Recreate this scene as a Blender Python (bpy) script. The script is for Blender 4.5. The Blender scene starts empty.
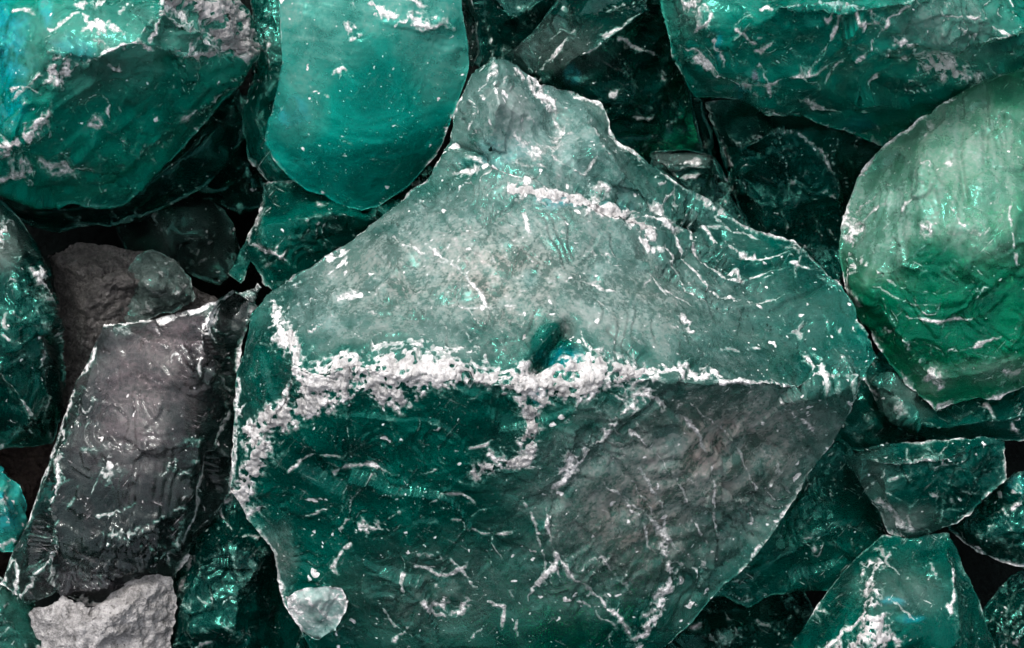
import bpy, math, random
import numpy as np
from mathutils import Vector, Matrix, noise, geometry, kdtree

sc = bpy.context.scene
H, S, CX, CY = 2000.0, 0.001, 512.0, 324.0      # camera height over the heap (mm), metres per mm
TILT = math.radians(26)                          # the heap is a slope seen from in front and above
ROT = np.array(Matrix.Rotation(TILT, 3, 'X'))
RNG = random.Random(7)

_g = np.random.RandomState(11).normal(size=(256, 3)); GRAD = _g / np.linalg.norm(_g, axis=1, keepdims=True)
def _hash(i):
    i = i.astype(np.int64)
    h = (i[..., 0] * 374761393 + i[..., 1] * 668265263 + i[..., 2] * 2147483647 * 3) & 0xffffffff
    h = ((h ^ (h >> 13)) * 1274126177) & 0xffffffff
    h = ((h ^ (h >> 16)) * 2246822519) & 0xffffffff
    return h ^ (h >> 15)

def perlin(p):
    i = np.floor(p); f = p - i; u = f * f * f * (f * (f * 6 - 15) + 10)
    r = np.zeros(len(p))
    for a in (0, 1):
        for b in (0, 1):
            for c in (0, 1):
                o = np.array([a, b, c], float)
                g = GRAD[_hash(i + o) & 255]
                w = (u[:, 0] if a else 1 - u[:, 0]) * (u[:, 1] if b else 1 - u[:, 1]) * (u[:, 2] if c else 1 - u[:, 2])
                r += w * np.einsum('ij,ij->i', g, f - o)
    return r * 1.5

def fbm(p, scale, octaves=4, seed=0.0, rough=0.9):
    q = np.asarray(p, float) / scale + np.array([seed * 17.3, seed * 5.1, seed * 9.7])
    r = np.zeros(len(q)); a = 1.0
    for _ in range(octaves):
        r += perlin(q) * a
        q = q * 2.1 + 3.7; a *= 2.1 ** -rough
    return r

def vor(p):
    """nearest feature point of a jittered lattice, distance to it and to the next"""
    i = np.floor(p); d1 = np.full(len(p), 9.); d2 = np.full(len(p), 9.); pt = np.zeros_like(p); hh = np.zeros(len(p), np.int64)
    for a in (-1, 0, 1):
        for b in (-1, 0, 1):
            for c in (-1, 0, 1):
                k = i + np.array([a, b, c], float); h = _hash(k)
                q = k + np.stack([(h & 1023), (h >> 10) & 1023, (h >> 20) & 1023], 1) / 1023.
                d = np.linalg.norm(q - p, axis=1)
                n = d < d1
                d2 = np.where(n, d1, np.minimum(d2, d)); d1 = np.where(n, d, d1)
                pt[n] = q[n]; hh[n] = h[n]
    return d1, d2, pt, hh

def vor_edge(p, scale, seed=0.0):
    d1, d2, _, _ = vor(np.asarray(p, float) / scale + np.array([seed * 7.3, seed * 3.1, seed * 11.7]))
    return d2 - d1

def near_dist(p, pts):
    kd = kdtree.KDTree(len(pts))
    for i, q in enumerate(pts): kd.insert((q[0], q[1], 0), i)
    kd.balance()
    return np.array([kd.find((x, y, 0))[2] for x, y in p.tolist()])

def smooth_line(poly, n=6):
    if len(poly) < 3: return poly
    P = [poly[0]] + list(poly) + [poly[-1]]; out = []
    for a, b, c, d in zip(P[:-3], P[1:-2], P[2:-1], P[3:]):
        for k in range(n):
            t = k / n
            out.append(tuple(.5 * (2*b[m] + (c[m]-a[m])*t + (2*a[m]-5*b[m]+4*c[m]-d[m])*t*t + (3*b[m]-a[m]-3*c[m]+d[m])*t**3) for m in (0, 1)))
    return out + [tuple(poly[-1][:2])]

def seg_dist(p, poly):
    """distance of 2-D points to a polyline, and the position along it"""
    best = np.full(len(p), 1e9); along = np.zeros(len(p)); run = 0.0
    if len(poly) == 1:
        return np.hypot(p[:, 0] - poly[0][0], p[:, 1] - poly[0][1]), along
    for a, b in zip(poly[:-1], poly[1:]):
        a = np.array(a[:2], float); b = np.array(b[:2], float)
        ab = b - a; L2 = max(ab @ ab, 1e-9)
        t = np.clip(((p - a) @ ab) / L2, 0, 1)
        d = np.hypot(p[:, 0] - a[0] - t * ab[0], p[:, 1] - a[1] - t * ab[1])
        m = d < best
        best[m] = d[m]; along[m] = run + t[m] * math.sqrt(L2)
        run += math.sqrt(L2)
    return best, along

def resample(pts, step, closed, jit, seed):
    """resample a 3-D polyline, roughening its course the way broken glass does"""
    src = list(pts) + ([pts[0]] if closed else [])
    out = []
    for a, b in zip(src[:-1], src[1:]):
        n = max(1, int(math.hypot(b[0] - a[0], b[1] - a[1]) / step))
        for i in range(n):
            t = i / n
            q = [a[k] + (b[k] - a[k]) * t for k in range(3)]
            e = min(1.0, 4 * t * (1 - t) + 0.25)
            v = Vector((q[0], q[1], seed * 13.7))
            j = Vector((0, 0))
            for sc_, am in ((46, 1.0), (14, .45), (6, .22)):
                w = noise.noise_vector(v / sc_)
                j += Vector((w.x, w.y)) * am
            out.append((q[0] + j.x * jit * e, q[1] + j.y * jit * e, q[2]))
    if not closed:
        out.append(tuple(map(float, src[-1])))
    return out

def inside_poly(px, py, poly):
    r = np.zeros(px.shape, bool)
    n = len(poly)
    for i in range(n):
        x0, y0 = poly[i][:2]; x1, y1 = poly[(i + 1) % n][:2]
        if y0 == y1: continue
        c = ((y0 > py) != (y1 > py)) & (px < (x1 - x0) * (py - y0) / (y1 - y0) + x0)
        r ^= c
    return r

def normals(v, f):
    n = np.zeros_like(v)
    fn = np.cross(v[f[:, 1]] - v[f[:, 0]], v[f[:, 2]] - v[f[:, 0]])
    for k in range(3):
        for c in range(3):
            n[:, c] += np.bincount(f[:, k], fn[:, c], len(v))
    return n / np.maximum(np.linalg.norm(n, axis=1, keepdims=True), 1e-12)

def link_mesh(name, v, f, mat, attrs, parent=None, loc=(0, 0, 0)):
    me = bpy.data.meshes.new(name)
    me.vertices.add(len(v)); me.vertices.foreach_set('co', np.asarray(v, np.float32).ravel())
    me.loops.add(f.size); me.loops.foreach_set('vertex_index', f.astype(np.int32).ravel())
    me.polygons.add(len(f))
    me.polygons.foreach_set('loop_start', np.arange(0, f.size, 3, dtype=np.int32))
    me.polygons.foreach_set('loop_total', np.full(len(f), 3, np.int32))
    me.polygons.foreach_set('use_smooth', np.ones(len(f), bool))
    me.update(calc_edges=True); me.validate()
    for k, a in attrs.items():
        at = me.attributes.new(k, 'FLOAT', 'POINT')
        at.data.foreach_set('value', np.asarray(a, np.float32))
    me.materials.append(mat)
    o = bpy.data.objects.new(name, me)
    sc.collection.objects.link(o)
    if parent is not None: o.parent = parent
    else: o.location = loc
    return o

def sstep(a, b, x):
    t = np.clip((x - a) / (b - a), 0, 1)
    return t * t * (3 - 2 * t)

SEED = [0]
def rock(name, cat, label, mat, outline, ridges=(), pts=(), depth=200, step=3.0, relief=1.0, jit=2.2,
         chips=(), dust_sheens=(), tones=(), dust_sheen0=0.0, rim=0.5, edge=0.5, scoops=26, scoop_r=(7, 30),
         ripples=(), grooves=(), crusts=(), crust_mat=None, crust_h=7.0, relax=120, group='chunks of green glass in the heap', grain=0.0, facet=1.0, ledge=1.0, zk=1.35, cracks=30, hairk=.75):
    SEED[0] += 1; seed = SEED[0]; rng = random.Random(seed * 101)
    # ---- coarse facets
    zm = sum(p[2] for p in outline) / len(outline)
    zf = lambda p: (p[0], p[1], zm + (p[2] - zm) * zk)
    outline = [zf(p) for p in outline]; ridges = [[zf(p) for p in r] for r in ridges]; pts = [zf(p) for p in pts]
    co = [tuple(p) for p in outline]
    C = [Vector(p[:2]) for p in co]; Z = [p[2] for p in co]
    n = len(C); E = [(i, (i + 1) % n) for i in range(n)]
    key = {(round(p[0], 1), round(p[1], 1)): i for i, p in enumerate(co)}
    for rd in ridges:
        prev = None
        for p in rd:
            k = (round(p[0], 1), round(p[1], 1))
            if k not in key:
                key[k] = len(C); C.append(Vector(p[:2])); Z.append(p[2])
            if prev is not None: E.append((prev, key[k]))
            prev = key[k]
    for p in pts:
        C.append(Vector(p[:2])); Z.append(p[2])
    cv, ce, cf, ov, _, _ = geometry.delaunay_2d_cdt(C, E, [list(range(n))], 1, 1e-4)
    cz = [np.mean([Z[i] for i in o]) if o else 0.0 for o in ov]
    ctri = [list(f) for f in cf if len(f) == 3]
    # ---- fine points: outline, ridges, hexagonal fill
    RO = resample(outline, step, True, jit, seed)
    RR = []
    for rd in ridges:
        P = [(p[0], p[1], Z[key[(round(p[0], 1), round(p[1], 1))]]) for p in rd]
        RR.append(resample(P, step, False, jit * .9, seed + .5))
    xs = np.array([p[0] for p in RO]); ys = np.array([p[1] for p in RO])
    gx, gy = np.meshgrid(np.arange(xs.min(), xs.max(), step), np.arange(ys.min(), ys.max(), step * .866))
    gx[1::2] += step / 2
    gx = gx.ravel() + np.array([rng.uniform(-.22, .22) for _ in range(gx.size)]) * step
    gy = gy.ravel() + np.array([rng.uniform(-.22, .22) for _ in range(gy.size)]) * step
    k = inside_poly(gx, gy, RO); gx, gy = gx[k], gy[k]
    g = np.stack([gx, gy], 1)
    out = (g[:, 0] < -15) | (g[:, 0] > 1039) | (g[:, 1] < -15) | (g[:, 1] > 663)      # coarser beyond the picture
    g = g[~out | (np.array([rng.random() for _ in range(len(g))]) < .12)]
    dm = near_dist(g, RO + [p for r in RR for p in r])
    g = g[dm > step * .62]
    P2 = [Vector(p[:2]) for p in RO]; PZ = [p[2] for p in RO]; fixed = [True] * len(RO)
    FE = [(i, (i + 1) % len(RO)) for i in range(len(RO))]
    for r in RR:
        s0 = len(P2)
        P2 += [Vector(p[:2]) for p in r]; PZ += [p[2] for p in r]; fixed += [True] * len(r)
        FE += [(s0 + i, s0 + i + 1) for i in range(len(r) - 1)]
    gz = np.full(len(g), np.nan)
    for t in ctri:
        a, b, c = (np.array(cv[i]) for i in t)
        det = (b[0]-a[0])*(c[1]-a[1]) - (c[0]-a[0])*(b[1]-a[1])
        if abs(det) < 1e-9: continue
        w1 = ((g[:, 0]-a[0])*(c[1]-a[1]) - (c[0]-a[0])*(g[:, 1]-a[1])) / det
        w2 = ((b[0]-a[0])*(g[:, 1]-a[1]) - (g[:, 0]-a[0])*(b[1]-a[1])) / det
        m = (w1 > -1e-3) & (w2 > -1e-3) & (w1 + w2 < 1.001)
        gz[m] = (cz[t[0]]*(1-w1-w2) + cz[t[1]]*w1 + cz[t[2]]*w2)[m]
    gz[np.isnan(gz)] = np.nanmean(gz)
    P2 += [Vector(q) for q in g.tolist()]; PZ += gz.tolist(); fixed += [False] * len(g)
    fv, fe, ff, ov, _, _ = geometry.delaunay_2d_cdt(P2, FE, [list(range(len(RO)))], 1, 1e-3)
    px = np.array([v[0] for v in fv]); py = np.array([v[1] for v in fv])
    z = np.array([np.mean([PZ[i] for i in o]) if o else 0.0 for o in ov])
    fx = np.array([any(fixed[i] for i in o) if o else True for o in ov])
    F = np.array([f for f in ff if len(f) == 3], int)
    e = np.array([q for q in fe], int)
    deg = np.maximum(np.bincount(e.ravel(), minlength=len(z)), 1)
    z0 = z.copy()
    for _ in range(int(relax * (2.6 / step) ** 2)):
        s = np.bincount(e[:, 0], z[e[:, 1]], len(z)) + np.bincount(e[:, 1], z[e[:, 0]], len(z))
        z = np.where(fx, z0, s / deg)
    nf = len(z)
    P = np.stack([px, py], 1)
    d_rim = near_dist(P, RO)
    d_rid = near_dist(P, [p for r in RR for p in r]) if RR else np.full(nf, 1e9)
    # ---- sides and underside, hidden below the widest outline
    new_of = {}
    for i, o in enumerate(ov):
        for q in o: new_of[q] = i
    ring = [new_of[i] for i in range(len(RO)) if i in new_of]
    ring = [a for a, b in zip(ring, ring[1:] + ring[:1]) if a != b]
    cx, cy = px[ring].mean(), py[ring].mean()
    zb = z[ring].min() - depth
    AX, AY, AZ, AF = [px], [py], [z], [F]
    prev = np.array(ring); tot = nf
    area = sum(px[a]*py[b]-px[b]*py[a] for a, b in zip(ring, ring[1:]+ring[:1]))
    for ins, t in ((.012, .05), (.035, .2), (.09, .45), (.2, .75), (.42, 1.0)):
        rx = px[ring] + (cx - px[ring]) * ins; ry = py[ring] + (cy - py[ring]) * ins
        rz = z[ring] * (1 - t) + zb * t
        cur = np.arange(tot, tot + len(ring)); tot += len(ring)
        AX.append(rx); AY.append(ry); AZ.append(rz)
        a, b = prev, np.roll(prev, -1); c, d = cur, np.roll(cur, -1)
        q = np.concatenate([np.stack([a, b, d], 1), np.stack([a, d, c], 1)])
        AF.append(q if area < 0 else q[:, ::-1]); prev = cur
    AX.append(np.array([cx])); AY.append(np.array([cy])); AZ.append(np.array([zb]))
    q = np.stack([prev, np.roll(prev, -1), np.full(len(prev), tot)], 1)
    AF.append(q if area < 0 else q[:, ::-1])
    X, Y, ZZ = map(np.concatenate, (AX, AY, AZ))
    # front faces must look at the camera (image y points down)
    a = np.cross(P[F[:, 1]] - P[F[:, 0]], P[F[:, 2]] - P[F[:, 0]])
    AF[0] = np.where((a > 0)[:, None], F[:, ::-1], F)
    F = AF[0]; FA = np.concatenate(AF)
    V = np.stack([X, -Y, ZZ], 1)                   # heap space, millimetres
    # ---- relief
    N = normals(V, FA)
    Q = np.stack([X, Y, ZZ], 1)
    front = np.arange(len(V)) < nf
    d = np.zeros(len(V))
    d += fbm(Q, 80, 3, seed, 1.0) * 2.4 * relief
    d += fbm(Q, 13, 3, seed + .3, .8) * 0.18 * relief
    # broken facets: small tilted planes meeting at sharp steps
    wq = Q + np.stack([fbm(Q, 30, 2, seed + 1.1), fbm(Q, 30, 2, seed + 1.2), np.zeros(len(Q))], 1) * 4
    msk = np.clip(.5 + 1.5 * fbm(Q, 80, 2, seed + 1.7), .05, 1.2)
    for cs, am in ((120, .20), (52, .13), (22, .08)):
        v = wq / cs + np.array([seed * 3.3, seed * 1.7, seed * 2.9])
        _, _, c0, h = vor(v)
        tl = np.stack([(h >> 3) & 255, (h >> 11) & 255, (h >> 19) & 255], 1) / 255. - .5
        d += np.einsum('ij,ij->i', v - c0, tl) * cs * am * 1.7 * facet * msk
    # flake scars: terraces with curling edges
    tq = Q * np.array([1.0, .7, .4]) @ np.array(Matrix.Rotation(rng.uniform(0, 3), 3, 'Z'))
    tt = fbm(tq, 95, 3, seed + 2.7, .9) * 5.5
    fr = tt - np.floor(tt)
    lm = np.clip(.3 + 2.0 * fbm(Q, 60, 2, seed + 2.9), 0, 1.2) * ledge
    d += (np.floor(tt) + sstep(.80, 1.0, fr) - tt * .8) * 3.2 * lm
    lip = sstep(.78, .9, fr) * (1 - sstep(.97, 1.0, fr)) * lm
    for (rx, ry, r0, r1, wl, am, a0, a1) in ripples:
        dx, dy = X - rx, Y - ry
        rr = np.hypot(dx, dy) + 3 * fbm(Q, 30, 2, seed + .9)
        an = np.degrees(np.arctan2(dy, dx)) % 360
        am_ = ((an - a0) % 360) / max(1e-3, (a1 - a0) % 360)
        w = sstep(0, .25, am_) * (1 - sstep(.75, 1, am_)) * sstep(r0, r0 + wl, rr) * (1 - sstep(r1 - 2*wl, r1, rr))
        ph = rr / wl * 2 * math.pi
        d += w * am * (np.abs(np.sin(ph * .5)) * 2 - 1) * (.55 + .45 * np.sin(rr / wl * 1.7))
    for (gw, gd, poly) in grooves:
        dd, _ = seg_dist(np.stack([X, Y], 1) + 0, poly)
        d -= gd * np.exp(-(dd / gw) ** 2) * front
    damp = np.full(len(V), .22); damp[:nf] = np.clip(d_rim / 9, .25, 1); d *= damp
    PW = np.stack([X, Y], 1) + np.stack([fbm(Q, 40, 2, seed + 3.3), fbm(Q, 40, 2, seed + 3.4)], 1) * 5
    hair = np.zeros(len(V)); starts = [p for r in RR for p in r] + list(RO)
    cc = P[:nf].mean(0)
    for i in range(cracks):
        a = starts[rng.randrange(len(starts))]
        if rng.random() < .35:
            j = rng.randrange(nf); a = (px[j], py[j])
        if not (-10 < a[0] < 1034 and -10 < a[1] < 658): continue
        th = math.atan2(cc[1] - a[1], cc[0] - a[0]) + rng.gauss(0, .6); bend = rng.gauss(0, .035); ln = rng.uniform(14, 75)
        pl = [a[:2]]
        for k in range(int(ln / 5)):
            th += bend + rng.gauss(0, .12)
            pl.append((pl[-1][0] + 5 * math.cos(th), pl[-1][1] + 5 * math.sin(th)))
        lo, hi = np.min(pl, 0) - 16, np.max(pl, 0) + 16
        ii = np.nonzero(front & (PW[:, 0] > lo[0]) & (PW[:, 0] < hi[0]) & (PW[:, 1] > lo[1]) & (PW[:, 1] < hi[1]))[0]
        if len(ii) < 3: continue
        dd, al = seg_dist(PW[ii], pl)
        e0, e1 = np.array(pl[0]), np.array(pl[-1]); nrm = np.array([-(e1 - e0)[1], (e1 - e0)[0]]); nrm /= max(np.linalg.norm(nrm), 1e-6)
        mid = np.array(pl)[np.clip((al / 5).astype(int), 0, len(pl) - 1)]
        side = np.tanh(((PW[ii] - mid) @ nrm) / 1.2)
        fade = np.clip(1 - al / ln, 0, 1) ** .6 * np.clip(al / 6, .2, 1)
        k = rng.uniform(.4, 1.6) * relief
        d[ii] += k * side * np.exp(-dd / 7) * fade - .5 * np.exp(-(dd / 1.6) ** 2) * fade
        hw = rng.uniform(.7, 1.7); hk = rng.uniform(.25, 1.0)
        hair[ii] = np.maximum(hair[ii], hk * fade * np.clip(1.15 - dd / (2.0 * hw), 0, 1))
    V += N * d[:, None]
    dn = fbm(Q, 16, 3, seed + 2.2)
    cand = [p for r in RR for p in r[4:-4]] * 2 + list(RO)
    tp = np.array([[p[0], -p[1]] for p in cand])
    for i in range(scoops):                        # conchoidal bites along edges
        if rng.random() < .82:
            c = tp[rng.randrange(len(tp))] + np.array([rng.uniform(-5, 5), rng.uniform(-5, 5)])
        else:
            j = rng.randrange(nf); c = V[j, :2].copy()
        j = int(np.argmin(np.hypot(V[:nf, 0] - c[0], V[:nf, 1] - c[1])))
        ext = rng.uniform(*scoop_r) * rng.uniform(.6, 1.3); dep = ext * rng.uniform(.07, .2); r = (ext * ext + dep * dep) / (2 * dep)
        nn = N[j] + np.array([rng.uniform(-.4, .4), rng.uniform(-.4, .4), .15]); nn /= np.linalg.norm(nn)
        ctr = V[j] + nn * (r - dep)
        dv = V - ctr; L = np.linalg.norm(dv, axis=1)
        m = (L < r + 2) & front
        if m.any():
            lat = np.linalg.norm(dv[m] - (dv[m] @ nn)[:, None] * nn, axis=1)
            rr = r + dn[m] * dep * .5 + .25 * np.sin(lat * .9)
            sh = np.clip(rr - L[m], 0, 1.25 * dep) * (1 - sstep(1.0, 1.5, lat / ext)) * (np.linalg.norm(V[m] - V[j], axis=1) < 2.2 * ext)
            V[m] -= nn * sh[:, None]
    # ---- wear: chips, dust with painted sky sheen, iridescent tone
    warp = np.stack([fbm(Q[:nf], 24, 3, seed + 3), fbm(Q[:nf], 24, 3, seed + 4)], 1)
    n1 = fbm(Q[:nf], 34, 4, seed + 5); n2 = fbm(Q[:nf], 9, 3, seed + 6); n3 = fbm(Q[:nf], 4.5, 2, seed + 6.5)
    W = P + warp * 4.5
    chip = np.zeros(len(V)); film = np.zeros(len(V)); tone = np.zeros(len(V))
    c = .62 * lip[:nf] * np.clip(.5 + 1.6 * n1 + .8 * n2, 0, 1.2)
    c = np.maximum(c, edge * np.exp(-(d_rid / 4.5)) * np.clip(.55 + 1.1 * n1 + .5 * n2, 0, 1.3))
    c = np.maximum(c, 1.3 * rim * np.exp(-(d_rim / 2.3)) * np.clip(.62 + 1.3 * n1 + .4 * n2, 0.12, 1.2))
    c = np.maximum(c, hairk * hair[:nf] * np.clip(.75 + .9 * n1 + .7 * n2, 0, 1.15))
    W2 = P + warp * 3.6
    for (w, k, poly) in chips:
        pl = smooth_line(poly)
        lo, hi = np.min(np.array([q[:2] for q in pl]), 0) - 2.6 * w - 8, np.max(np.array([q[:2] for q in pl]), 0) + 2.6 * w + 8
        ii = np.nonzero((P[:, 0] > lo[0]) & (P[:, 0] < hi[0]) & (P[:, 1] > lo[1]) & (P[:, 1] < hi[1]))[0]
        if not len(ii): continue
        thin = w <= 6
        dd, al = seg_dist((W2 if thin else W)[ii], pl)
        m1, m2, m3 = n1[ii], n2[ii], n3[ii]
        if thin:
            wv = .36 * w * np.clip(.85 + .8 * m1 + .6 * m2 + .4 * m3, .42, 1.7)
            v = k * np.clip(1.25 - .62 * dd / wv, 0, 1) * np.clip(.95 + .55 * m1 + .4 * m3, .3, 1.1) * (1 - .6 * sstep(.72, 1.0, al / max(al.max(), 1)))
        else:
            wv = w * np.clip(.55 + 1.0 * m1 + .8 * m2 + .7 * m3, .05, 1.6)
            v = k * np.clip(1.1 - .6 * dd / wv, 0, 1) ** 1.3 * np.clip(.9 + .6 * m2 + .5 * m3, .2, 1.1)
        c[ii] = np.maximum(c[ii], v)
    chip[:nf] = c
    fl = np.full(nf, dust_sheen0)
    wm = np.zeros(nf)
    for (x, y, rx, ry, k, *wk) in dust_sheens:
        r = np.hypot((W[:, 0] - x) / rx, (W[:, 1] - y) / ry)
        fl = fl + k * (1 - sstep(.1, 1.35, r + .35 * n1))
        if wk: wm = np.maximum(wm, wk[0] * (1 - sstep(.1, 1.3, r + .5 * n1)) * np.clip(.7 + .6 * n1, 0, 1))
    film[:nf] = np.clip(fl * (1 + .5 * n1), 0, 1.2)
    warm = np.zeros(len(V)); warm[:nf] = wm
    tn = np.zeros(nf)
    for (x, y, rx, ry, k) in tones:
        r = np.hypot((W[:, 0] - x) / rx, (W[:, 1] - y) / ry)
        tn = np.maximum(tn, k * (1 - sstep(.3, 1.1, r + .3 * n1)))
    tone[:nf] = tn
    for (cn, clabel, cm, ch, strokes) in crusts:      # powder spread round the crusts
        for (w, k, poly) in strokes:
            ar = isinstance(w, str)
            dd = seg_dist(W, list(poly) + ([poly[0]] if ar else []))[0]
            if ar: dd = np.where(inside_poly(W[:, 0], W[:, 1], poly), 0, dd)
            else: dd = np.maximum(0, dd - w * .7)
            if k > 0: c = np.maximum(c, .8 * k * np.exp(-dd / 6.5) * np.clip(.75 + .9 * n2 + .9 * n3 + .4 * n1, 0, 1.2))
    chip[:nf] = c
    # fractured edges stand a little rough
    V[:nf] += N[:nf] * (np.clip(c, 0, 1) * (n2 * 1.5 + n3 * .8 - .2))[:, None]
    if grain:
        V[:nf] += N[:nf] * (fbm(Q[:nf], 8, 3, seed + 8) * grain + (vor_edge(Q[:nf], 16, seed) - .3) * grain * 1.2)[:, None]
    def to_world(V):
        k = (H - V[:, 2]) / H * S
        # V holds image-plane millimetres at z = 0; spread along the viewing rays keeps sizes true
        L = np.stack([(V[:, 0] - CX) * k, (V[:, 1] + CY) * k, V[:, 2] * S], 1)
        return L @ ROT.T
    Wd = to_world(V)
    base = Wd[np.argmin(Wd[:, 2])].copy(); base[:2] = Wd[:, :2].mean(0)
    o = link_mesh(name, Wd - base, FA, mat, {'chip': chip, 'film': film, 'tone': tone, 'warm': warm}, None, base)
    o['label'] = label; o['category'] = cat
    if group: o['group'] = group
    # ---- crusts: lumpy mineral skins lying on the front, each a mesh of its own
    NV = normals(V, FA); ns = fbm(Q[:nf] @ np.array(Matrix.Rotation(.5, 3, 'Z')) * np.array([1, .38, 1]), 11, 3, seed + 7.5)
    for (cn, clabel, cm, ch, strokes) in crusts:
        m = np.zeros(nf)
        for (w, k, poly) in strokes:
            if isinstance(w, str):                 # 'area': a filled outline
                ins = inside_poly(W[:, 0], W[:, 1], poly)
                dd = seg_dist(W, list(poly) + [poly[0]])[0]
                m = np.maximum(m, k * np.where(ins, sstep(-6, 10, dd), sstep(-6, 10, -dd)))
            else:
                dd, al = seg_dist(W, poly)
                m = np.maximum(m, k * (1 - sstep(.2 * w, 1.3 * w, dd))) if k > 0 else m * (1 + k * (1 - sstep(.5 * w, 1.2 * w, dd)))
        m = m * (.86 + .42 * n2 + .4 * n1 + .2 * n3 + .6 * ns)
        keep = (m[F] > .55).all(1)
        if not keep.any(): continue
        f = F[keep]; u, inv = np.unique(f, return_inverse=True); f = inv.reshape(f.shape)
        q = Q[u]
        lump = fbm(q, 13, 2, seed + 7) * .8 + n3[u] * .7 + np.abs(n2[u]) * .9 - .2
        hgt = ch * .34 * np.clip((m[u] - .55) * 2.2, 0, 1) * (.5 + lump) + np.where(m[u] < .6, -.6, .3)
        v = V[u] + NV[u] * hgt[:, None]
        cw = to_world(v) - base
        co_ = link_mesh(cn, cw, f, cm, {'chip': np.clip(m[u], 0, 1.2), 'lump': lump}, o)
        if clabel: co_['label'] = clabel
    return o

# ------------------------------------------------------------------ materials
class NT:
    def __init__(s, name):
        s.m = bpy.data.materials.new(name); s.m.use_nodes = True
        s.t = s.m.node_tree; s.t.nodes.clear()
        s.out = s.t.nodes.new('ShaderNodeOutputMaterial')
    def n(s, ty, ins=None, **kw):
        nd = s.t.nodes.new(ty)
        for k, v in kw.items(): setattr(nd, k, v)
        for k, v in (ins or {}).items():
            if isinstance(v, bpy.types.NodeSocket): s.t.links.new(v, nd.inputs[k])
            else: nd.inputs[k].default_value = v
        return nd
    def math(s, op, a, b=0.0, c=0.0, clamp=False):
        nd = s.n('ShaderNodeMath', {0: a, 1: b, 2: c}, operation=op); nd.use_clamp = clamp
        return nd.outputs[0]
    def ramp(s, x, a, b, lo=0.0, hi=1.0):
        return s.n('ShaderNodeMapRange', {0: x, 1: a, 2: b, 3: lo, 4: hi}, interpolation_type='SMOOTHSTEP').outputs[0]
    def mix(s, f, a, b):
        nd = s.n('ShaderNodeMix', data_type='RGBA')
        for i, v in ((0, f), (6, a), (7, b)):
            if isinstance(v, bpy.types.NodeSocket): s.t.links.new(v, nd.inputs[i])
            else: nd.inputs[i].default_value = v
        return nd.outputs[2]
    def attr(s, nm): return s.n('ShaderNodeAttribute', attribute_name=nm).outputs['Fac']
    def noise(s, vec, scale, detail=6, rough=.6, dist=0.0):
        return s.n('ShaderNodeTexNoise', {'Vector': vec, 'Scale': scale, 'Detail': detail, 'Roughness': rough, 'Distortion': dist}).outputs[0]

def c4(c): return (c[0], c[1], c[2], 1)

def heap_coords(t):
    """coordinates square to the heap's slope"""
    g = t.n('ShaderNodeNewGeometry')
    return t.n('ShaderNodeMapping', {'Vector': g.outputs['Position'], 'Rotation': (-TILT, 0, 0)}).outputs[0]

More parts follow.
